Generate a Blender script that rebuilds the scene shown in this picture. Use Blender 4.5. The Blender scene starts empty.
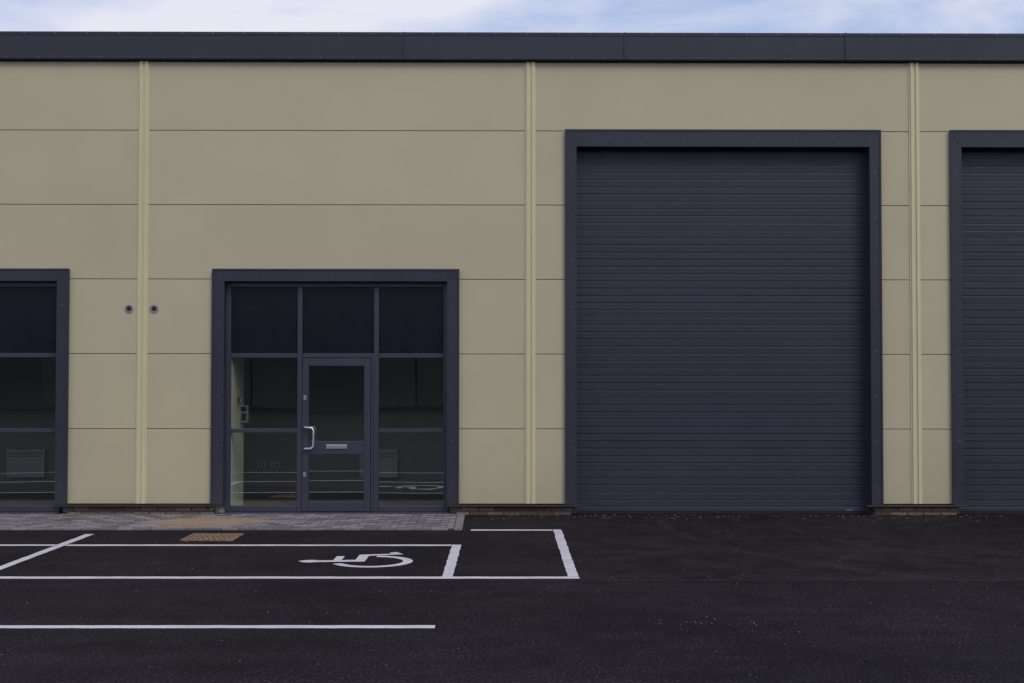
import bpy, bmesh, math, random
from mathutils import Vector, Matrix
random.seed(7)
scene = bpy.context.scene
COL = scene.collection
scene.view_settings.view_transform = 'Standard'
scene.view_settings.look = 'None'
scene.view_settings.exposure = 0

# ------------------------------------------------------------------ helpers
WORLD = {}

def link(ob, loc, parent=None):
    COL.objects.link(ob)
    WORLD[ob.name] = Vector(loc)
    if parent is not None:
        ob.parent = parent
        ob.location = Vector(loc) - WORLD[parent.name]
    else:
        ob.location = Vector(loc)
    return ob

def empty(name, loc, parent=None):
    ob = bpy.data.objects.new(name, None)
    ob.empty_display_size = 0.3
    return link(ob, loc, parent)

def add_box(bm, b):
    x0, x1, y0, y1, z0, z1 = b
    v = [bm.verts.new(p) for p in ((x0,y0,z0),(x1,y0,z0),(x1,y1,z0),(x0,y1,z0),(x0,y0,z1),(x1,y0,z1),(x1,y1,z1),(x0,y1,z1))]
    for f in ((3,2,1,0),(4,5,6,7),(0,1,5,4),(1,2,6,5),(2,3,7,6),(3,0,4,7)):
        bm.faces.new([v[i] for i in f])

def add_cyl(bm, c, r, h, axis='Y', seg=16, r2=None):
    m = Matrix.Translation(c)
    if axis == 'Y': m = m @ Matrix.Rotation(math.radians(90), 4, 'X')
    if axis == 'X': m = m @ Matrix.Rotation(math.radians(90), 4, 'Y')
    bmesh.ops.create_cone(bm, cap_ends=True, segments=seg, radius1=r, radius2=r if r2 is None else r2, depth=h, matrix=m)

def finish(bm, name, mat, parent=None, origin=None, bevel=0.0, seg=2, smooth=False):
    if origin is None:
        vs = [v.co for v in bm.verts]
        lo = Vector((min(v.x for v in vs), min(v.y for v in vs), min(v.z for v in vs)))
        hi = Vector((max(v.x for v in vs), max(v.y for v in vs), max(v.z for v in vs)))
        origin = (lo + hi) / 2
        origin.z = lo.z
    origin = Vector(origin)
    bmesh.ops.translate(bm, verts=bm.verts, vec=-origin)
    bmesh.ops.recalc_face_normals(bm, faces=bm.faces)
    me = bpy.data.meshes.new(name)
    bm.to_mesh(me); bm.free()
    if smooth:
        for p in me.polygons: p.use_smooth = True
    me.materials.append(mat)
    ob = bpy.data.objects.new(name, me)
    link(ob, origin, parent)
    if bevel > 0:
        md = ob.modifiers.new('bevel', 'BEVEL')
        md.width = bevel; md.segments = seg; md.limit_method = 'ANGLE'
    return ob

def boxes(name, bs, mat, parent=None, bevel=0.0, origin=None, seg=2):
    bm = bmesh.new()
    for b in bs: add_box(bm, b)
    return finish(bm, name, mat, parent, origin, bevel, seg)

def each(name, bs, mat, parent=None, bevel=0.0):
    return [boxes(name, [b], mat, parent, bevel) for b in bs]

def sheet(name, pts, z, mat, parent=None):
    bm = bmesh.new()
    bm.faces.new([bm.verts.new((p[0], p[1], z)) for p in pts])
    ob = finish(bm, name, mat, parent)
    if ob.data.polygons[0].normal.z < 0:
        ob.data.flip_normals()
    return ob

def tag(ob, label, category, group=None, kind=None):
    ob["label"] = label
    ob["category"] = category
    if group: ob["group"] = group
    if kind: ob["kind"] = kind

# ------------------------------------------------------------------ materials
class NT:
    def __init__(self, name):
        self.m = bpy.data.materials.new(name)
        self.m.use_nodes = True
        self.t = self.m.node_tree
        self.b = self.t.nodes['Principled BSDF']
        self.out = self.t.nodes['Material Output']
    def n(self, typ, **kw):
        nd = self.t.nodes.new(typ)
        for k, v in kw.items(): setattr(nd, k, v)
        return nd
    def l(self, a, b): self.t.links.new(a, b)
    def pos(self):
        return self.n('ShaderNodeNewGeometry').outputs['Position']
    def mapping(self, scale=(1,1,1), loc=(0,0,0)):
        mp = self.n('ShaderNodeMapping')
        mp.inputs['Scale'].default_value = scale
        mp.inputs['Location'].default_value = loc
        self.l(self.pos(), mp.inputs['Vector'])
        return mp.outputs[0]
    def noise(self, scale, detail=4, rough=0.55, vec=None, dist=0.0):
        nd = self.n('ShaderNodeTexNoise')
        nd.inputs['Scale'].default_value = scale
        nd.inputs['Detail'].default_value = detail
        nd.inputs['Roughness'].default_value = rough
        nd.inputs['Distortion'].default_value = dist
        self.l(vec if vec is not None else self.pos(), nd.inputs['Vector'])
        return nd.outputs['Fac']
    def ramp(self, fac, stops):
        r = self.n('ShaderNodeValToRGB')
        e = r.color_ramp.elements
        while len(e) < len(stops): e.new(0.5)
        for i, (p, c) in enumerate(stops):
            e[i].position = p
            e[i].color = (c, c, c, 1) if not isinstance(c, (tuple, list)) else (*c, 1)
        self.l(fac, r.inputs[0])
        return r.outputs[0]
    def mix(self, fac, a, b, mode='MIX'):
        m = self.n('ShaderNodeMix', data_type='RGBA', blend_type=mode)
        if isinstance(fac, (int, float)): m.inputs[0].default_value = fac
        else: self.l(fac, m.inputs[0])
        for s, v in ((6, a), (7, b)):
            if isinstance(v, (tuple, list)): m.inputs[s].default_value = (*v, 1)
            else: self.l(v, m.inputs[s])
        return m.outputs[2]
    def math(self, op, a, b=None, clamp=False):
        m = self.n('ShaderNodeMath', operation=op, use_clamp=clamp)
        for s, v in ((0, a), (1, b)):
            if v is None: continue
            if isinstance(v, (int, float)): m.inputs[s].default_value = v
            else: self.l(v, m.inputs[s])
        return m.outputs[0]
    def bump(self, h, strength, dist=0.01):
        b = self.n('ShaderNodeBump')
        b.inputs['Strength'].default_value = strength
        b.inputs['Distance'].default_value = dist
        self.l(h, b.inputs['Height'])
        self.l(b.outputs[0], self.b.inputs['Normal'])
    def base(self, c):
        if isinstance(c, (tuple, list)): self.b.inputs['Base Color'].default_value = (*c, 1)
        else: self.l(c, self.b.inputs['Base Color'])
    def set(self, **kw):
        for k, v in kw.items(): self.b.inputs[k.replace('_', ' ')].default_value = v

def coated(name, col, rough=0.45, var=0.10, metal=0.0, spec=0.5, dirt=0.0, dirtcol=(0.05,0.045,0.04), bump=0.0, streak=0.10, cells=None):
    t = NT(name)
    n1 = t.noise(0.8, 3, 0.6)
    dark = tuple(c*(1-var) for c in col); lite = tuple(c*(1+var) for c in col)
    c = t.mix(t.ramp(n1, [(0.3, 0.0), (0.7, 1.0)]), dark, lite)
    if streak > 0:
        st = t.noise(1.0, 3, 0.6, vec=t.mapping((14, 14, 0.5)))
        c = t.mix(t.ramp(st, [(0.45, 0.0), (0.85, streak)]), c, tuple(x*0.72 for x in col))
    if dirt > 0:
        sep = t.n('ShaderNodeSeparateXYZ'); t.l(t.pos(), sep.inputs[0])
        low = t.ramp(t.math('DIVIDE', sep.outputs[2], 1.2), [(0.0, 1.0), (0.35, 0.35), (1.0, 0.0)])
        dn = t.noise(9, 4, 0.7)
        fac = t.math('MULTIPLY', t.math('MULTIPLY', low, dn), dirt)
        c = t.mix(fac, c, dirtcol)
    if cells is not None:
        cw, ch, ox, oz, amt = cells
        sep = t.n('ShaderNodeSeparateXYZ'); t.l(t.pos(), sep.inputs[0])
        cb = t.n('ShaderNodeCombineXYZ')
        t.l(t.math('FLOOR', t.math('DIVIDE', t.math('ADD', sep.outputs[0], ox), cw)), cb.inputs[0])
        t.l(t.math('FLOOR', t.math('DIVIDE', t.math('ADD', sep.outputs[2], oz), ch)), cb.inputs[1])
        wn = t.n('ShaderNodeTexWhiteNoise', noise_dimensions='3D'); t.l(cb.outputs[0], wn.inputs['Vector'])
        c = t.mix(1.0, c, t.ramp(wn.outputs['Value'], [(0.0, 1.0-amt), (1.0, 1.0)]), 'MULTIPLY')
    t.base(c)
    rr = t.n('ShaderNodeMapRange')
    rr.inputs['To Min'].default_value = rough-0.07; rr.inputs['To Max'].default_value = rough+0.09
    t.l(t.noise(6, 2), rr.inputs[0]); t.l(rr.outputs[0], t.b.inputs['Roughness'])
    t.set(Metallic=metal, Specular_IOR_Level=spec)
    if bump > 0: t.bump(t.noise(1.6, 2, 0.4), bump, 0.02)
    return t.m

M_WALL = coated('cladding_olive_beige', (0.550, 0.492, 0.325), 0.48, 0.04, dirt=0.5, dirtcol=(0.30,0.25,0.165), bump=0.16, streak=0.0, cells=(5.172, 1.0, 4.94, -0.145, 0.045))
M_STRIP = coated('cover_strip_yellow_green', (0.66, 0.62, 0.39), 0.42, 0.04, streak=0.03)
M_SLATE = coated('slate_grey_coated_steel', (0.035, 0.039, 0.055), 0.42, 0.12, dirt=0.35, dirtcol=(0.10,0.085,0.07), spec=0.35)
M_FIX = coated('galvanised_fixing', (0.13, 0.14, 0.17), 0.4, 0.1)
M_FASCIA = coated('fascia_slate', (0.038, 0.042, 0.060), 0.42, 0.10, spec=0.35, cells=(2.962, 20, 1.454, 0, 0.10), bump=0.05)
M_CURTAIN = coated('roller_curtain_slate', (0.037, 0.042, 0.063), 0.40, 0.06, dirt=0.4, dirtcol=(0.08,0.072,0.065), spec=0.38, streak=0.05, cells=(5.168, 0.0985, 0.0, -0.085, 0.10))
M_FRAME = coated('window_frame_aluminium', (0.048, 0.051, 0.074), 0.32, 0.06)
M_BLACK = coated('black_flashing', (0.022, 0.022, 0.026), 0.45, 0.2)
M_RUBBER = coated('rubber_seal', (0.02, 0.02, 0.022), 0.8, 0.2)
M_SPANDREL = coated('dark_navy_spandrel', (0.007, 0.008, 0.015), 0.25, 0.1, spec=0.28)
M_BACK = coated('joint_shadow_backing', (0.09, 0.082, 0.062), 0.9, 0.1)
M_STEEL = coated('brushed_stainless', (0.72, 0.72, 0.74), 0.28, 0.05, metal=0.9)
M_INT = coated('interior_painted_wall', (0.42, 0.435, 0.40), 0.8, 0.05)
M_CREAM = coated('cream_reveal_paint', (0.86, 0.88, 0.70), 0.7, 0.03, streak=0)
M_FLOOR = coated('interior_floor', (0.07, 0.07, 0.075), 0.5, 0.1)
M_WHITE = coated('white_enamel', (0.80, 0.81, 0.80), 0.5, 0.03)
M_GREYPL = coated('grey_plastic', (0.33, 0.33, 0.33), 0.5, 0.03)
M_RED = coated('red_plastic', (0.26, 0.03, 0.025), 0.5, 0.05)
M_BLUE = coated('blue_label', (0.02, 0.05, 0.18), 0.4, 0.05)
M_ORANGE = coated('orange_label', (0.5, 0.18, 0.02), 0.4, 0.05)
M_ROOF = coated('roof_sheet', (0.16, 0.17, 0.18), 0.5, 0.1)
M_PIPE = coated('vent_dark_bore', (0.01, 0.01, 0.015), 0.7, 0.1)
M_PIPERIM = coated('vent_rim', (0.24, 0.24, 0.28), 0.4, 0.1)

def glass_mat():
    t = NT('tinted_window_glass')
    t.t.nodes.remove(t.b)
    tr = t.n('ShaderNodeBsdfTransparent'); tr.inputs[0].default_value = (0.78, 0.82, 0.79, 1)
    gl = t.n('ShaderNodeBsdfGlossy'); gl.inputs['Roughness'].default_value = 0.0
    gl.inputs[0].default_value = (1.0, 1.0, 1.0, 1)
    bp = t.n('ShaderNodeBump'); bp.inputs['Strength'].default_value = 0.40; bp.inputs['Distance'].default_value = 0.004
    t.l(t.noise(0.9, 1, 0.3), bp.inputs['Height']); t.l(bp.outputs[0], gl.inputs['Normal'])
    mx = t.n('ShaderNodeMixShader'); mx.inputs[0].default_value = 0.21
    t.l(tr.outputs[0], mx.inputs[1]); t.l(gl.outputs[0], mx.inputs[2]); t.l(mx.outputs[0], t.out.inputs[0])
    return t.m
M_GLASS = glass_mat()

def asphalt_mat():
    t = NT('new_tarmac')
    sep = t.n('ShaderNodeSeparateXYZ'); t.l(t.pos(), sep.inputs[0])
    X, Y = sep.outputs[0], sep.outputs[1]
    big = t.noise(0.35, 4, 0.6)
    med = t.noise(2.3, 5, 0.65, dist=0.6)
    fine = t.noise(42, 4, 0.85)
    c = t.mix(t.ramp(big, [(0.35, 0.0), (0.68, 1.0)]), (0.0100, 0.0076, 0.0100), (0.0165, 0.0128, 0.0162))
    c = t.mix(1.0, c, t.ramp(fine, [(0.34, 0.15), (0.5, 0.9), (0.64, 4.0)]), 'MULTIPLY')
    c = t.mix(1.0, c, t.ramp(med, [(0.30, 0.75), (0.7, 1.35)]), 'MULTIPLY')
    lay = t.noise(1.0, 4, 0.65, vec=t.mapping((0.25, 3.2, 1)))
    c = t.mix(1.0, c, t.ramp(lay, [(0.30, 0.80), (0.70, 1.28)]), 'MULTIPLY')
    vo = t.n('ShaderNodeTexVoronoi'); vo.inputs['Scale'].default_value = 28
    t.l(t.pos(), vo.inputs['Vector'])
    fl = t.math('LESS_THAN', vo.outputs['Distance'], 0.19)
    sel = t.n('ShaderNodeSeparateColor'); t.l(vo.outputs['Color'], sel.inputs[0])
    fl = t.math('MULTIPLY', fl, t.math('GREATER_THAN', sel.outputs[0], 0.82))
    c = t.mix(t.math('MULTIPLY', fl, 0.7), c, (0.12, 0.10, 0.098))
    dusty = t.ramp(t.math('DIVIDE', t.math('ADD', Y, 7.0), 7.0), [(0.0, 0.0), (0.19, 0.0), (0.22, 0.85), (0.85, 0.7), (1.0, 0.25)])
    side = t.ramp(t.math('DIVIDE', t.math('ADD', X, 0.5), 7.0), [(0.0, 0.10), (0.25, 1.0), (0.8, 0.8), (1.0, 0.4)])
    area = t.math('MULTIPLY', dusty, side)
    dn = t.ramp(med, [(0.38, 0.0), (0.68, 1.0)])
    c = t.mix(t.math('MULTIPLY', t.math('MULTIPLY', area, dn), 0.42), c, (0.052, 0.038, 0.037))
    # curved tyre marks left by vehicles turning out of the shutter doorway
    xy = t.n('ShaderNodeCombineXYZ'); t.l(X, xy.inputs[0]); t.l(Y, xy.inputs[1])
    broken = t.ramp(t.noise(9, 5, 0.8), [(0.46, 0.0), (0.60, 1.0)])
    for (cx, cy, R, wd, amt) in ((7.5, -1.2, 5.6, 0.07, 0.42), (7.5, -1.2, 4.1, 0.06, 0.34), (-1.4, -0.6, 4.3, 0.06, 0.30), (-1.4, -0.6, 5.9, 0.07, 0.26), (3.5, 2.6, 6.2, 0.05, 0.30), (12.5, -2.5, 6.4, 0.07, 0.26)):
        d = t.n('ShaderNodeVectorMath', operation='DISTANCE'); t.l(xy.outputs[0], d.inputs[0]); d.inputs[1].default_value = (cx, cy, 0)
        e = t.math('ABSOLUTE', t.math('SUBTRACT', t.math('ADD', d.outputs['Value'], t.math('MULTIPLY', med, 0.18)), R+0.09))
        m = t.ramp(t.math('DIVIDE', e, wd*2), [(0.2, 1.0), (1.0, 0.0)])
        c = t.mix(t.math('MULTIPLY', t.math('MULTIPLY', t.math('MULTIPLY', m, broken), area), amt), c, (0.105, 0.086, 0.080))
    jy = t.math('ADD', t.math('ADD', Y, 5.62), t.math('MULTIPLY', t.math('SUBTRACT', med, 0.5), 0.06))
    j = t.math('LESS_THAN', t.math('ABSOLUTE', jy), 0.022)
    c = t.mix(t.math('MULTIPLY', j, 0.6), c, (0.005, 0.004, 0.005))
    j2 = t.math('LESS_THAN', t.math('ABSOLUTE', t.math('SUBTRACT', jy, 0.06)), 0.03)
    c = t.mix(t.math('MULTIPLY', j2, 0.35), c, (0.06, 0.048, 0.048))
    t.base(c)
    rr = t.ramp(t.noise(1.1, 4, 0.6), [(0.3, 0.74), (0.7, 0.90)])
    t.l(rr, t.b.inputs['Roughness'])
    t.set(Specular_IOR_Level=0.13)
    h = t.math('ADD', fine, t.math('MULTIPLY', vo.outputs['Distance'], 0.5))
    t.bump(h, 1.0, 0.014)
    return t.m
M_ASPH = asphalt_mat()

def paint_mat():
    t = NT('white_road_paint')
    n = t.noise(38, 5, 0.75)
    n2 = t.noise(3, 4, 0.6)
    wear = t.ramp(t.math('ADD', n, t.math('MULTIPLY', n2, 0.35)), [(0.74, 0.0), (0.90, 0.85)])
    c = t.mix(t.ramp(n2, [(0.3, 0.0), (0.7, 1.0)]), (0.54, 0.51, 0.53), (0.76, 0.74, 0.76))
    c = t.mix(wear, c, (0.06, 0.055, 0.06))
    t.base(c); t.set(Roughness=0.65)
    t.bump(n, 0.4, 0.004)
    return t.m
M_PAINT = paint_mat()

def pave_mat():
    t = NT('grey_block_paving')
    br = t.n('ShaderNodeTexBrick')
    br.inputs['Color1'].default_value = (0.13, 0.117, 0.125, 1)
    br.inputs['Color2'].default_value = (0.36, 0.33, 0.335, 1)
    br.inputs['Mortar'].default_value = (0.04, 0.035, 0.035, 1)
    br.inputs['Scale'].default_value = 1.0
    br.inputs['Brick Width'].default_value = 0.20
    br.inputs['Row Height'].default_value = 0.12
    br.inputs['Mortar Size'].default_value = 0.006
    t.l(t.pos(), br.inputs['Vector'])
    c = t.mix(1.0, br.outputs['Color'], t.ramp(t.noise(40, 4, 0.7), [(0.3, 0.6), (0.7, 1.3)]), 'MULTIPLY')
    c = t.mix(t.ramp(t.noise(1.3, 4, 0.6), [(0.45, 0.0), (0.75, 0.5)]), c, (0.30, 0.27, 0.27))
    gr = t.n('ShaderNodeTexGradient', gradient_type='SPHERICAL')
    t.l(t.mapping((1/1.15, 1/0.85, 1), (3.85/1.15, 0.95/0.85, 0)), gr.inputs[0])
    sn = t.math('ADD', gr.outputs['Fac'], t.math('MULTIPLY', t.math('SUBTRACT', t.noise(3.5, 6, 0.7), 0.5), 1.1))
    st = t.ramp(sn, [(0.22, 0.0), (0.60, 0.70)])
    c = t.mix(st, c, (0.44, 0.29, 0.18))
    t.base(c); t.set(Roughness=0.9, Specular_IOR_Level=0.2)
    b = t.n('ShaderNodeBump', invert=True); b.inputs['Strength'].default_value = 0.7; b.inputs['Distance'].default_value = 0.006
    t.l(br.outputs['Fac'], b.inputs['Height']); t.l(b.outputs[0], t.b.inputs['Normal'])
    return t.m
M_PAVE = pave_mat()

def brick_mat():
    t = NT('brown_brick_plinth')
    sep = t.n('ShaderNodeSeparateXYZ'); t.l(t.pos(), sep.inputs[0])
    cb = t.n('ShaderNodeCombineXYZ'); t.l(sep.outputs[0], cb.inputs[0]); t.l(t.math('ADD', sep.outputs[2], 0.03), cb.inputs[1])
    br = t.n('ShaderNodeTexBrick')
    br.inputs['Color1'].default_value = (0.11, 0.065, 0.045, 1)
    br.inputs['Color2'].default_value = (0.30, 0.20, 0.135, 1)
    br.inputs['Mortar'].default_value = (0.07, 0.060, 0.052, 1)
    br.inputs['Scale'].default_value = 1.0
    br.inputs['Brick Width'].default_value = 0.225
    br.inputs['Row Height'].default_value = 0.075
    br.inputs['Mortar Size'].default_value = 0.012
    t.l(cb.outputs[0], br.inputs['Vector'])
    c = t.mix(1.0, br.outputs['Color'], t.ramp(t.noise(30, 4, 0.7), [(0.3, 0.6), (0.7, 1.3)]), 'MULTIPLY')
    t.base(c); t.set(Roughness=0.9)
    b = t.n('ShaderNodeBump', invert=True); b.inputs['Strength'].default_value = 0.8; b.inputs['Distance'].default_value = 0.01
    t.l(br.outputs['Fac'], b.inputs['Height']); t.l(b.outputs[0], t.b.inputs['Normal'])
    return t.m
M_BRICK = brick_mat()

def rust_mat():
    t = NT('rusty_cast_iron')
    c = t.mix(t.ramp(t.noise(22, 4, 0.75), [(0.35, 0.0), (0.65, 1.0)]), (0.14, 0.085, 0.05), (0.38, 0.24, 0.14))
    t.base(c); t.set(Roughness=0.85)
    t.bump(t.noise(60, 3), 0.5, 0.004)
    return t.m
M_RUST = rust_mat()
M_PIT = coated('silted_drain_pit', (0.055, 0.036, 0.024), 0.9, 0.2)

# ------------------------------------------------------------------ ground
g = sheet('ground', [(-250, -250), (250, -250), (250, 250), (-250, 250)], 0.0, M_ASPH)
tag(g, 'dark new tarmac yard with dusty tyre scuffs', 'tarmac', kind='structure')

bm = bmesh.new()
out = [(-14, 0.06), (-0.735, 0.06), (-0.715, -1.62), (-14, -1.62)]
def slab(bm, pts, z0, z1):
    lo = [bm.verts.new((p[0], p[1], z0)) for p in pts]; hi = [bm.verts.new((p[0], p[1], z1)) for p in pts]
    bm.faces.new(hi); bm.faces.new(lo[::-1])
    for i in range(len(pts)):
        j = (i+1) % len(pts); bm.faces.new((lo[i], lo[j], hi[j], hi[i]))
slab(bm, out, -0.05, 0.012)
pv = finish(bm, 'pavement', M_PAVE)
tag(pv, 'grey block paving strip along the building', 'pavement', kind='structure')
bs = []
x = -14.0
while x < -0.80:
    h = 0.016 + random.uniform(-0.002, 0.003)
    bs.append((x+0.005, x+0.205, -1.735, -1.628, -0.05, h)); x += 0.21
yy = -1.735
while yy < -0.02:
    xx = -0.735 - (yy/1.62)*0.02
    bs.append((xx+0.008, xx+0.108, yy, yy+0.2, -0.05, 0.017 + random.uniform(-0.002, 0.002))); yy += 0.208
M_EDGE = coated('edging_block_concrete', (0.24, 0.225, 0.228), 0.88, 0.3, spec=0.2, cells=(0.21, 0.21, 14.0, 0, 0.35))
kb = boxes('kerb', bs, M_EDGE, bevel=0.004)
tag(kb, 'flush row of grey concrete edging blocks', 'kerb', kind='structure')

# ------------------------------------------------------------------ building
B = empty('industrial_building', (0, 0, 0))
tag(B, 'olive beige clad industrial unit with dark shutters and glazed entrances', 'building')

XL, XR = -12.6, 12.6
ZB = 0.145
SEAMS = [-10.12, -4.94, 0.245, 5.41, 10.59]
ENT = [(-3.92, -0.79), (-9.12, -5.99)]
ROL = [(0.79, 4.87), (5.958, 10.038)]

def cut(iv, cuts):
    res = [iv]
    for c0, c1 in cuts:
        nr = []
        for a, b in res:
            if c1 <= a or c0 >= b: nr.append((a, b))
            else:
                if c0 > a: nr.append((a, c0))
                if c1 < b: nr.append((c1, b))
        res = nr
    return res

edges = [XL] + SEAMS + [XR]
panels, backing = [], []
for r in range(6):
    z0 = ZB + r; z1 = z0 + 1.0
    cuts = []
    if r < 3: cuts += ENT
    if r < 5: cuts += ROL
    for i in range(len(edges)-1):
        a, b = edges[i]+0.02, edges[i+1]-0.02
        for p, q in cut((a, b), cuts):
            panels.append((p, q, 0.0, 0.10, z0+0.004, z1-0.004 if r < 5 else 6.07))
    for p, q in cut((XL+0.02, XR-0.02), cuts):
        backing.append((p, q, 0.016, 0.085, z0+0.001, z1-0.001 if r < 5 else 6.04))
boxes('wall', panels, M_WALL, B, bevel=0.004, origin=(0, 0, ZB), seg=2)
boxes('wall_lining', backing, M_BACK, B, origin=(0, 0.02, ZB))

first = None
for s in SEAMS:
    if first is None:
        bm = bmesh.new()
        prof = [(-0.072, 0.0), (-0.072, -0.012), (-0.052, -0.012), (-0.050, -0.034), (-0.020, -0.034), (-0.018, -0.014), (0.018, -0.014), (0.020, -0.034), (0.050, -0.034), (0.052, -0.012), (0.072, -0.012), (0.072, 0.0)]
        lo = [bm.verts.new((p[0], p[1], 0.0)) for p in prof]; hi = [bm.verts.new((p[0], p[1], 5.92)) for p in prof]
        for i in range(len(prof)-1): bm.faces.new((lo[i], lo[i+1], hi[i+1], hi[i]))
        bm.faces.new(hi); bm.faces.new(lo)
        bmesh.ops.translate(bm, verts=bm.verts, vec=(s, 0, 0.152))
        first = finish(bm, 'cover_strip', M_STRIP, B, origin=(s, 0, 0.152))
    else:
        c = first.copy(); link(c, (s, 0, 0.152), B)

# fascia / parapet trim
bm = bmesh.new()
prof = [(0.02, 6.085), (-0.090, 6.085), (-0.098, 6.093), (-0.098, 6.116), (-0.093, 6.119), (-0.100, 6.405), (-0.106, 6.407), (-0.108, 6.450), (0.25, 6.460), (0.25, 6.30), (0.02, 6.30)]
lo = [bm.verts.new((XL-0.1, p[0], p[1])) for p in prof]; hi = [bm.verts.new((XR+0.1, p[0], p[1])) for p in prof]
for i in range(len(prof)):
    j = (i+1) % len(prof); bm.faces.new((lo[i], lo[j], hi[j], hi[i]))
bm.faces.new(hi); bm.faces.new(lo[::-1])
fas = finish(bm, 'fascia', M_FASCIA, B)
for k in range(-3, 5):
    xj = -1.454 + 2.962*k
    if XL < xj < XR and k != -1:
        boxes('fascia_joint_strap', [(xj-0.008, xj+0.008, -0.113, -0.09, 6.090, 6.455)], M_FASCIA, fas)
bm = bmesh.new()
x = XL+0.2
while x < XR:
    add_cyl(bm, (x, -0.108, 6.428), 0.011, 0.008, seg=8)
    add_cyl(bm, (x+0.18, -0.099, 6.104), 0.009, 0.008, seg=8)
    x += 0.42
sc = finish(bm, 'screw_heads', M_FIX, fas); sc["kind"] = "stuff"

boxes('side_wall', [(XL-0.05, XL+0.05, 0.12, 20, 0.0, 6.2)], M_WALL, B)
boxes('side_wall', [(XR-0.05, XR+0.05, 0.12, 20, 0.0, 6.2)], M_WALL, B)
boxes('rear_wall', [(XL+0.06, XR-0.06, 19.9, 20, 0.0, 6.2)], M_WALL, B)
boxes('roof', [(XL+0.055, XR-0.055, 0.26, 19.85, 6.20, 6.30)], M_ROOF, B)

for a, b in [(-5.93, -3.98), (-0.74, 0.80), (4.86, 5.95)]:
    boxes('brick_plinth', [(a, b, 0.020, 0.14, -0.02, 0.098)], M_BRICK, B)
    boxes('drip_flashing', [(a-0.13, b+0.13, -0.045, 0.02, 0.106, 0.136)], M_BLACK, B, bevel=0.006)

for vx in (-5.12, -4.785):
    bm = bmesh.new()
    N = 28; rings = [(0.058, 0.0), (0.058, -0.008), (0.055, -0.011), (0.036, -0.011), (0.033, -0.008), (0.033, 0.0)]
    vs = []
    for r, y in rings:
        vs.append([bm.verts.new((vx + r*math.cos(2*math.pi*k/N), y, 2.745 + r*math.sin(2*math.pi*k/N))) for k in range(N)])
    for i in range(len(rings)-1):
        for k in range(N):
            bm.faces.new((vs[i][k], vs[i][(k+1) % N], vs[i+1][(k+1) % N], vs[i+1][k]))
    vt = finish(bm, 'vent', M_PIPERIM, B)
    bm = bmesh.new(); add_cyl(bm, (vx, -0.004, 2.745), 0.0325, 0.006, seg=24)
    finish(bm, 'vent_opening', M_PIPE, vt)

def surround(x0, x1, w, z0, ztop, hw, y0, y1, parent):
    bm = bmesh.new()
    pts = [(x0, z0), (x0+w, z0), (x0+w, ztop-hw), (x1-w, ztop-hw), (x1-w, z0), (x1, z0), (x1, ztop), (x0, ztop)]
    f = [bm.verts.new((p[0], y0, p[1])) for p in pts]; b = [bm.verts.new((p[0], y1, p[1])) for p in pts]
    for idx in ((0,1,2,7), (7,2,3,6), (6,3,4,5)):
        bm.faces.new([f[i] for i in idx]); bm.faces.new([b[i] for i in idx][::-1])
    n = len(pts)
    for i in range(n):
        j = (i+1) % n; bm.faces.new((f[i], b[i], b[j], f[j]))
    lw = 0.018
    add_box(bm, (x0-0.006, x0+lw, y0-0.008, y0-0.0005, z0, ztop+0.006))
    add_box(bm, (x1-lw, x1+0.006, y0-0.008, y0-0.0005, z0, ztop+0.006))
    add_box(bm, (x0+lw+0.0005, x1-lw-0.0005, y0-0.008, y0-0.0005, ztop-lw, ztop+0.006))
    # mitre cover beads across the two top corners
    for (ax, az, bx, bz) in ((x0+lw+0.004, ztop-lw-0.004, x0+w-0.004, ztop-hw+0.004), (x1-lw-0.004, ztop-lw-0.004, x1-w+0.004, ztop-hw+0.004)):
        d = Vector((bx-ax, 0, bz-az)).normalized(); nn = Vector((-d.z, 0, d.x))*0.005
        q = [Vector((ax, y0-0.003, az))-nn, Vector((bx, y0-0.003, bz))-nn, Vector((bx, y0-0.003, bz))+nn, Vector((ax, y0-0.003, az))+nn]
        bm.faces.new([bm.verts.new(v) for v in q])
    ob = finish(bm, 'surround', M_SLATE, parent)
    bm = bmesh.new()
    zz = z0+0.25
    while zz < ztop-hw:
        add_cyl(bm, (x0+w*0.55, y0-0.003, zz), 0.009, 0.006, seg=8)
        add_cyl(bm, (x1-w*0.55, y0-0.003, zz), 0.009, 0.006, seg=8); zz += 0.6
    xx = x0+0.09
    while xx < x1-0.05:
        add_cyl(bm, (xx, y0-0.003, ztop-hw*0.45), 0.009, 0.006, seg=8); xx += 0.5
    s = finish(bm, 'rivets', M_FIX, parent); s["kind"] = "stuff"
    return ob

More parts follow.
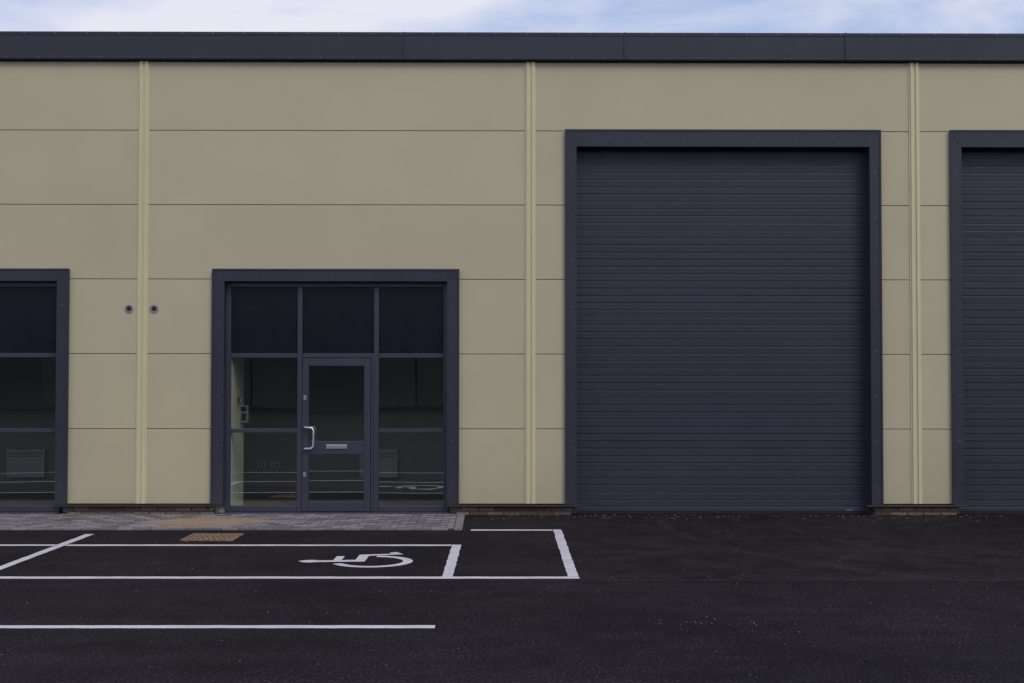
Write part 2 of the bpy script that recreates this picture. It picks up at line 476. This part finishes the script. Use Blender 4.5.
def roller(dx, label_plate):
    x0, x1 = 0.715+dx, 4.945+dx
    w = 0.148
    bm = bmesh.new()
    P = 0.0985
    pts = []
    z = 0.085
    while z < 5.0:
        tl = random.uniform(-0.0009, 0.0009)
        prof = [(0.000, 0.008), (0.007, 0.008), (0.0085, 0.0003), (0.020, -0.0003+tl), (0.0478, -0.0003+tl*0.2), (0.0485, 0.0014), (0.0515, 0.0014), (0.0522, -0.0003-tl*0.2), (0.088, -0.0003-tl), (0.0972, 0.0007)]
        for pz, py in prof: pts.append((z+pz, py))
        z += P
    a, b = x0+w-0.03, x1-w+0.03
    L = [bm.verts.new((a, 0.20+p[1], p[0])) for p in pts]; R = [bm.verts.new((b, 0.20+p[1], p[0])) for p in pts]
    for i in range(len(pts)-1): bm.faces.new((L[i], R[i], R[i+1], L[i+1]))
    cur = finish(bm, 'roller_shutter', M_CURTAIN, B, origin=((x0+x1)/2, 0.2, 0.0))
    surround(x0, x1, w, 0.14, 5.155, 0.225, -0.045, 0.16, cur)
    boxes('bottom_rail', [(a+0.002, b-0.002, 0.175, 0.225, 0.028, 0.086)], M_CURTAIN, cur, bevel=0.006)
    boxes('rubber_seal', [(a+0.004, b-0.004, 0.182, 0.218, 0.0, 0.0275)], M_RUBBER, cur, bevel=0.004)
    boxes('guide_channel', [(x0+w-0.10, x0+w+0.010, 0.163, 0.24, 0.0, 4.95)], M_SLATE, cur, bevel=0.003)
    boxes('guide_channel', [(x1-w-0.010, x1-w+0.10, 0.163, 0.24, 0.0, 4.95)], M_SLATE, cur, bevel=0.003)
    if label_plate:
        boxes('label_plate', [(4.50+dx, 4.70+dx, 0.170, 0.1745, 0.040, 0.074)], M_BLUE, cur)
        boxes('label_stripe', [(4.505+dx, 4.60+dx, 0.1675, 0.1695, 0.044, 0.054)], M_ORANGE, cur)
    boxes('shutter_backing', [(a, b, 0.24, 0.27, 0.0, 5.05)], M_BACK, cur)
    return cur
roller(0, True)
roller(5.168, False)

def quad_y(name, x0, x1, z0, z1, y, mat, parent, skew=0.0, lean=0.0):
    bm = bmesh.new()
    def yy(sx, sz): return y - skew*sx*0.5 - lean*sz*0.5
    bm.faces.new([bm.verts.new(p) for p in ((x0, yy(-1,-1), z0), (x1, yy(1,-1), z0), (x1, yy(1,1), z1), (x0, yy(-1,1), z1))])
    me = bpy.data.meshes.new(name)
    o = Vector(((x0+x1)/2, y, z0))
    bmesh.ops.translate(bm, verts=bm.verts, vec=-o)
    bm.to_mesh(me); bm.free(); me.materials.append(mat)
    return link(bpy.data.objects.new(name, me), o, parent)

def tube(bm, pts, r, seg=12):
    prev = None
    n = len(pts)
    for i, p in enumerate(pts):
        p = Vector(p)
        a = Vector(pts[max(i-1, 0)]); b = Vector(pts[min(i+1, n-1)])
        d = (b-a).normalized()
        u = d.cross(Vector((0.3, 1, 0.2))).normalized(); v = d.cross(u).normalized()
        ring = [bm.verts.new(p + u*r*math.cos(2*math.pi*k/seg) + v*r*math.sin(2*math.pi*k/seg)) for k in range(seg)]
        if prev:
            for k in range(seg): bm.faces.new((prev[k], prev[(k+1) % seg], ring[(k+1) % seg], ring[k]))
        else: bm.faces.new(ring[::-1])
        prev = ring
    bm.faces.new(prev)

def entrance(dx):
    E = empty('glazed_entrance', (-2.35+dx, 0.1, 0.0), B)
    surround(-4.0+dx, -0.71+dx, 0.158, 0.14, 3.275, 0.16, -0.045, 0.098, E)
    ys0, ys1 = 0.10, 0.17
    x0, x1 = -3.845+dx, -0.852+dx
    m1, m2 = -2.850+dx, -1.822+dx
    t = 0.032
    bs = [
        (x0, x0+0.065, ys0, ys1, 0.03, 3.125), (x1-0.065, x1, ys0, ys1, 0.03, 3.125),
        (x0+0.066, x1-0.066, ys0, ys1, 3.045, 3.125),
        (m1-t, m1+t, ys0-0.012, ys1, 0.03, 3.044), (m2-t, m2+t, ys0-0.012, ys1, 0.03, 3.044),
        (x0+0.066, m1-t-0.001, ys0+0.002, ys1, 2.095, 2.155), (m1+t+0.001, m2-t-0.001, ys0+0.002, ys1, 2.095, 2.155), (m2+t+0.001, x1-0.066, ys0+0.002, ys1, 2.095, 2.155),
        (x0+0.066, m1-t-0.001, ys0+0.002, ys1, 1.090, 1.142), (m2+t+0.001, x1-0.066, ys0+0.002, ys1, 1.090, 1.142),
        (x0+0.066, m1-t-0.001, ys0+0.002, ys1, 0.03, 0.11), (m2+t+0.001, x1-0.066, ys0+0.002, ys1, 0.03, 0.11),
    ]
    boxes('window_frame', bs, M_FRAME, E, bevel=0.006)
    for a, b in ((x0+0.066, m1-t), (m1+t, m2-t), (m2+t, x1-0.066)):
        boxes('spandrel_panel', [(a-0.01, b+0.01, 0.132, 0.150, 2.145, 3.06)], M_SPANDREL, E)
    for n, (a, b) in enumerate(((x0+0.06, m1-t+0.01), (m2+t-0.01, x1-0.06))):
        quad_y('window_glass', a, b, 1.135, 2.10, 0.136, M_GLASS, E, skew=-0.004)
        quad_y('window_glass', a, b, 0.10, 1.095, 0.136, M_GLASS, E, skew=0.012 if n == 0 else -0.010, lean=-0.002)
    boxes('threshold', [(x0-0.01, x1+0.01, 0.04, 0.20, -0.01, 0.029)], M_FRAME, E, bevel=0.004)
    d0, d1 = m1+t+0.006, m2-t-0.045
    boxes('door_jamb', [(d1+0.004, m2-t-0.002, 0.094, 0.165, 0.031, 2.094)], M_FRAME, E, bevel=0.006)
    s = 0.085
    dy0, dy1 = 0.082, 0.142
    bs = [(d0, d0+s, dy0, dy1, 0.036, 2.086), (d1-s, d1, dy0, dy1, 0.036, 2.086),
          (d0+s+0.001, d1-s-0.001, dy0, dy1, 1.985, 2.086), (d0+s+0.001, d1-s-0.001, dy0, dy1, 0.80, 0.975), (d0+s+0.001, d1-s-0.001, dy0, dy1, 0.036, 0.165)]
    quads = [(d0+s-0.01, d1-s+0.01, 0.965, 1.995), (d0+s-0.01, d1-s+0.01, 0.155, 0.81)]
    door = boxes('door', bs, M_FRAME, E, bevel=0.006)
    for q in quads:
        quad_y('door_glass', *q, 0.112, M_GLASS, E, skew=0.003)
    boxes('letter_plate', [(-2.49+dx, -2.21+dx, 0.068, 0.0815, 0.875, 0.935), (-2.475+dx, -2.225+dx, 0.062, 0.0685, 0.887, 0.923)], M_STEEL, E, bevel=0.002)
    bm = bmesh.new()
    hx = d0+0.035
    tube(bm, [(hx, 0.085, 1.165), (hx, 0.04, 1.165), (hx+0.015, 0.022, 1.162), (hx+0.10, 0.020, 1.155), (hx+0.122, 0.020, 1.130), (hx+0.125, 0.020, 1.09), (hx+0.125, 0.020, 0.95), (hx+0.122, 0.020, 0.91), (hx+0.10, 0.020, 0.883), (hx+0.015, 0.022, 0.878), (hx, 0.04, 0.875), (hx, 0.085, 0.875)], 0.015)
    finish(bm, 'door_handle', M_STEEL, E, smooth=True)
    for zz in (1.56, 0.53):
        bm = bmesh.new()
        add_box(bm, (hx-0.020, hx+0.020, 0.074, 0.0815, zz-0.032, zz+0.032))
        add_cyl(bm, (hx, 0.070, zz), 0.013, 0.012, seg=14)
        finish(bm, 'door_lock', M_STEEL, E)
    rx0, rx1, ry1, rz = -4.86+dx, 0.16+dx, 3.20, 2.75
    each('room_wall', [(rx0, rx1, ry1, ry1+0.1, 0.0, rz), (rx0-0.1, rx0-0.001, 0.18, ry1+0.1, 0.0, rz), (rx1+0.001, rx1+0.1, 0.18, ry1+0.1, 0.0, rz),
                        (x1+0.02, rx1-0.001, 0.175, 0.25, 0.011, rz-0.002), (x0+0.1, x1-0.1, 0.175, 0.25, 2.2, rz-0.002)], M_INT, E)
    boxes('room_ceiling', [(rx0, rx1, 0.18, ry1, rz+0.001, rz+0.1)], M_INT, E)
    boxes('room_floor', [(rx0, rx1, 0.205, ry1-0.001, -0.05, 0.010)], M_FLOOR, E)
    boxes('window_reveal', [(rx0+0.001, -3.775+dx, 0.175, 0.98, 0.012, rz-0.003)], M_CREAM, E)
    boxes('skirting_board', [(rx0+0.002, rx1-0.002, ry1-0.018, ry1-0.001, 0.0101, 0.11)], M_GREYPL, E)
entrance(0)
entrance(-5.205)

# ------------------------------------------------------------------ things inside, seen through glass
def heater(x, lab):
    H = empty('panel_heater', (x, 3.19, 0.24))
    tag(H, lab, 'heater', group='electric panel heaters on interior back wall')
    w, z0, z1 = 0.30, 0.25, 0.70
    boxes('heater_body', [(x-w, x+w, 3.09, 3.19, z0, z1)], M_WHITE, H, bevel=0.015)
    bs = [(x-w+0.03, x+w-0.03, 3.084, 3.0905, z1-0.06-0.03*k, z1-0.048-0.03*k) for k in range(3)]
    boxes('heater_grille', bs, M_GREYPL, H)
    each('heater_bracket', [(x-w+0.06, x-w+0.10, 3.15, 3.182, z0-0.04, z0-0.001), (x+w-0.10, x+w-0.06, 3.15, 3.182, z0-0.04, z0-0.001)], M_GREYPL, H)
heater(-7.62, 'white slim electric panel heater on back wall')
heater(-2.08, 'white slim electric panel heater on back wall')

for i, sx in enumerate((-3.93, -3.72)):
    S = empty('wall_socket', (sx, 3.2, 0.45))
    tag(S, 'double electrical socket on interior back wall', 'socket', group='double sockets on the back wall')
    boxes('socket_plate', [(sx-0.073, sx+0.073, 3.185, 3.197, 0.41, 0.496)], M_WHITE, S, bevel=0.003)
    for o in (-0.04, 0.02):
        boxes('socket_switch', [(sx+o, sx+o+0.02, 3.182, 3.1845, 0.425, 0.45), (sx+o+0.004, sx+o+0.014, 3.181, 3.1845, 0.4505, 0.482)], M_RUBBER, S)

C = empty('fire_call_point', (-3.775, 0.55, 1.52))
tag(C, 'small red fire alarm call point beside the entrance', 'fire alarm')
boxes('call_point_case', [(-3.774, -3.735, 0.50, 0.59, 1.47, 1.56)], M_RED, C, bevel=0.006)
boxes('call_point_glass', [(-3.7345, -3.731, 0.52, 0.57, 1.49, 1.54)], M_CREAM, C)
C = empty('entry_control_box', (-3.775, 0.76, 1.35))
tag(C, 'grey wall mounted entry control box with keypad', 'control box')
boxes('control_case', [(-3.774, -3.67, 0.72, 0.835, 1.20, 1.44)], M_GREYPL, C, bevel=0.008)
boxes('keypad', [(-3.755, -3.69, 0.712, 0.7195, 1.23, 1.33)], M_RUBBER, C)
boxes('display', [(-3.755, -3.69, 0.712, 0.7195, 1.36, 1.42)], M_RUBBER, C)

# ------------------------------------------------------------------ unseen unit across the yard, added for its dark reflection in the glazing
O = empty('industrial_building', (0, -54, 0))
tag(O, 'unseen plain dark grey unit added across the yard for the glass reflections', 'building')
M_OPP = coated('dark_grey_cladding', (0.075, 0.078, 0.076), 0.7, 0.1, spec=0.2)
ps = []
for r in range(6):
    for i in range(9):
        ps.append((-40.5+i*9+0.05, -31.5+i*9-0.05, -54.0, -53.5, 0.2+r*1.1, 1.3+r*1.1-0.02))
boxes('wall', ps, M_OPP, O, origin=(0, -54, 0))
boxes('body', [(-40.4, 40.4, -70, -54.01, 0.0, 6.7)], M_OPP, O)
boxes('fascia', [(-40.6, 40.6, -54.1, -53.3, 6.81, 7.2)], M_FASCIA, O)
for i in range(9):
    xc = -36+i*9
    bs = [(xc-2, xc+2, -53.49, -53.44, 0.02+k*0.2, 0.2+k*0.2) for k in range(22)]
    boxes('roller_shutter', bs, M_CURTAIN, O)

# ------------------------------------------------------------------ painted markings
ZP = 0.004
def line(name, x0, x1, y0, y1, lab):
    bm = bmesh.new()
    n = max(2, int(max(x1-x0, y1-y0)/0.12))
    top, bot = [], []
    if x1-x0 > y1-y0:
        for i in range(n+1):
            xx = x0+(x1-x0)*i/n
            bot.append((xx, y0+random.uniform(-0.006, 0.006))); top.append((xx, y1+random.uniform(-0.006, 0.006)))
    else:
        for i in range(n+1):
            yy = y0+(y1-y0)*i/n
            bot.append((x0+random.uniform(-0.005, 0.005), yy)); top.append((x1+random.uniform(-0.005, 0.005), yy))
    b = [bm.verts.new((p[0], p[1], ZP)) for p in bot]; t = [bm.verts.new((p[0], p[1], ZP)) for p in top]
    for i in range(n):
        bm.faces.new((b[i], b[i+1], t[i+1], t[i]))
    bmesh.ops.recalc_face_normals(bm, faces=bm.faces)
    ob = finish(bm, name, M_PAINT)
    if ob.data.polygons[0].normal.z < 0: ob.data.flip_normals()
    tag(ob, lab, 'road marking', group='white painted parking bay lines')
    return ob
W = 0.115
line('parking_line', -12, -4.99, -3.15-W/2, -3.15+W/2, 'long white painted bay line on tarmac')
line('parking_line', -4.87, -0.675, -3.15-W/2, -3.15+W/2, 'white bay line beside the block paving')
line('parking_line', -4.98, -4.88, -5.36, -2.15, 'white dividing line between two parking bays')
line('parking_line', -12, 0.59, -5.43-W/2-0.01, -5.375, 'long white painted bay line on tarmac')
line('parking_line', -0.67, -0.57, -5.37, -3.10, 'short white end line of disabled bay')
line('parking_line', -0.50, 0.480, -1.80, -1.68, 'short white line closing the transfer zone')
line('parking_line', 0.487, 0.587, -5.37, -1.68, 'white end line of the transfer zone')
line('parking_line', -12, -0.605, -7.83, -7.72, 'white painted line ending on open tarmac')

# wheelchair symbol: symbol-up = -X, symbol-right = +Y
bm = bmesh.new()
CX, CY = -1.60, -4.27
def S(u, v):
    return (CX - (v-0.5)*1.10, CY + (u-0.5)*1.05, ZP)
def poly(pts):
    bm.faces.new([bm.verts.new(S(*p)) for p in pts])
fig = [(0.385, 1.000), (0.445, 0.950), (0.465, 0.885), (0.435, 0.815), (0.440, 0.690), (0.720, 0.690), (0.720, 0.615), (0.455, 0.615), (0.470, 0.490),
       (0.825, 0.490), (0.895, 0.195), (0.975, 0.225), (1.020, 0.155), (0.850, 0.080), (0.745, 0.395), (0.355, 0.395), (0.315, 0.815), (0.285, 0.885), (0.310, 0.950)]
poly(fig)
c = (0.385, 0.330)
R0, R1 = 0.300, 0.395
a0, a1 = math.radians(114), math.radians(358)
N = 40
for i in range(N):
    p, q = a0+(a1-a0)*i/N, a0+(a1-a0)*(i+1)/N
    bm.faces.new([bm.verts.new(S(c[0]+r*math.cos(t), c[1]+r*0.93*math.sin(t))) for r, t in ((R0, p), (R1, p), (R1, q), (R0, q))])
bmesh.ops.remove_doubles(bm, verts=bm.verts, dist=0.0005)
big = [f for f in bm.faces if len(f.verts) > 4]
bmesh.ops.translate(bm, verts=list({v for f in big for v in f.verts}), vec=(0, 0, 0.003))
bmesh.ops.triangulate(bm, faces=big)
sym = finish(bm, 'wheelchair_symbol', M_PAINT)
tag(sym, 'white painted wheelchair symbol in disabled parking bay', 'road marking')

# drain grate
G = empty('drain_grate', (-3.42, -2.48, 0))
tag(G, 'rusty brown square drain grate set in tarmac', 'drain')
gx0, gx1, gy0, gy1 = -3.73, -3.14, -2.76, -2.14
bm = bmesh.new()
for b in ((gx0, gx1, gy0, gy0+0.04, -0.02, 0.012), (gx0, gx1, gy1-0.04, gy1, -0.02, 0.012), (gx0, gx0+0.04, gy0+0.0401, gy1-0.0401, -0.02, 0.012), (gx1-0.04, gx1, gy0+0.0401, gy1-0.0401, -0.02, 0.012)):
    add_box(bm, b)
finish(bm, 'grate_frame', M_RUST, G)
bs = []
k = gx0+0.060
while k < gx1-0.07:
    bs.append((k, k+0.036, gy0+0.045, gy1-0.045, -0.02, 0.009)); k += 0.062
bs += [(gx0+0.045, gx1-0.045, gy0+0.2, gy0+0.23, -0.02, 0.0105), (gx0+0.045, gx1-0.045, gy0+0.41, gy0+0.44, -0.02, 0.0105)]
boxes('grating', bs, M_RUST, G)
boxes('grate_pit', [(gx0+0.041, gx1-0.041, gy0+0.041, gy1-0.041, -0.02, 0.0025)], M_PIT, G)

# loose grit
bm = bmesh.new()
def pebble(x, y, r):
    m = Matrix.Translation((x, y, r*0.4)) @ Matrix.Diagonal((r, r*random.uniform(0.6, 1), r*0.6, 1)) @ Matrix.Rotation(random.uniform(0, 3), 4, 'Z')
    bmesh.ops.create_icosphere(bm, subdivisions=1, radius=1.0, matrix=m)
for _ in range(22): pebble(random.gauss(1.45, 0.28), random.gauss(-7.6, 0.14), random.uniform(0.003, 0.007))
for _ in range(420): pebble(random.uniform(-7, 8), random.uniform(-10.5, -0.2), random.uniform(0.002, 0.006))
for _ in range(200): pebble(random.uniform(-0.3, 6.5), -abs(random.gauss(0, 0.3))+0.02, random.uniform(0.004, 0.009))
t = NT('pale_grit'); t.base(t.mix(t.noise(8, 2), (0.08, 0.07, 0.065), (0.42, 0.39, 0.37))); t.set(Roughness=0.9)
gr = finish(bm, 'gravel', t.m)
tag(gr, 'scattered pale grit lying on the tarmac', 'gravel', kind='stuff')

# ------------------------------------------------------------------ light
w = bpy.data.worlds.new('World'); scene.world = w; w.use_nodes = True
nt = w.node_tree; bg = nt.nodes['Background']
SUN_EL, SUN_AZ = 42, 150
sky = nt.nodes.new('ShaderNodeTexSky'); sky.sky_type = 'NISHITA'; sky.sun_disc = False
sky.sun_elevation = math.radians(SUN_EL); sky.sun_rotation = math.radians(SUN_AZ)
tc = nt.nodes.new('ShaderNodeTexCoord'); mp = nt.nodes.new('ShaderNodeMapping')
mp.inputs['Scale'].default_value = (2.2, 2.2, 7.0); mp.inputs['Location'].default_value = (0.35, 0, 0.2)
nt.links.new(tc.outputs['Generated'], mp.inputs[0])
nz = nt.nodes.new('ShaderNodeTexNoise'); nz.inputs['Scale'].default_value = 2.2; nz.inputs['Detail'].default_value = 5; nz.inputs['Roughness'].default_value = 0.55; nz.inputs['Distortion'].default_value = 0.4
nt.links.new(mp.outputs[0], nz.inputs['Vector'])
cr = nt.nodes.new('ShaderNodeValToRGB'); cr.color_ramp.elements[0].position = 0.36; cr.color_ramp.elements[1].position = 0.64
cr.color_ramp.elements[0].color = (0.0, 0.0, 0.0, 1)
nt.links.new(nz.outputs['Fac'], cr.inputs[0])
hz = nt.nodes.new('ShaderNodeMix'); hz.data_type = 'RGBA'; hz.inputs[0].default_value = 0.65
nt.links.new(sky.outputs[0], hz.inputs[6]); hz.inputs[7].default_value = (4.8, 6.0, 9.2, 1)
mx = nt.nodes.new('ShaderNodeMix'); mx.data_type = 'RGBA'
nt.links.new(cr.outputs[0], mx.inputs[0]); nt.links.new(hz.outputs[2], mx.inputs[6]); mx.inputs[7].default_value = (8.0, 8.0, 9.1, 1)
nt.links.new(mx.outputs[2], bg.inputs['Color'])
bg.inputs['Strength'].default_value = 0.10

sd = bpy.data.lights.new('sun', 'SUN'); sd.energy = 0.95; sd.angle = math.radians(25); sd.color = (1.0, 0.92, 0.81)
so = bpy.data.objects.new('sun', sd); COL.objects.link(so)
az, el = math.radians(SUN_AZ), math.radians(SUN_EL)
d = Vector((math.sin(az)*math.cos(el), math.cos(az)*math.cos(el), math.sin(el)))
so.rotation_euler = d.to_track_quat('Z', 'Y').to_euler(); so.location = (10, -20, 20)

# ------------------------------------------------------------------ camera
cd = bpy.data.cameras.new('camera'); cam = bpy.data.objects.new('camera', cd); COL.objects.link(cam)
cd.sensor_width = 36; cd.lens = 1300/1024*36; cd.clip_end = 1000
yaw = 0.3
R = Matrix.Rotation(math.radians(-yaw), 4, 'Z') @ Matrix.Rotation(math.radians(90+1.56), 4, 'X') @ Matrix.Rotation(math.radians(0.05), 4, 'Z')
cam.matrix_world = Matrix.Translation((-17.39*math.tan(math.radians(yaw)), -17.39, 1.84)) @ R
scene.camera = cam
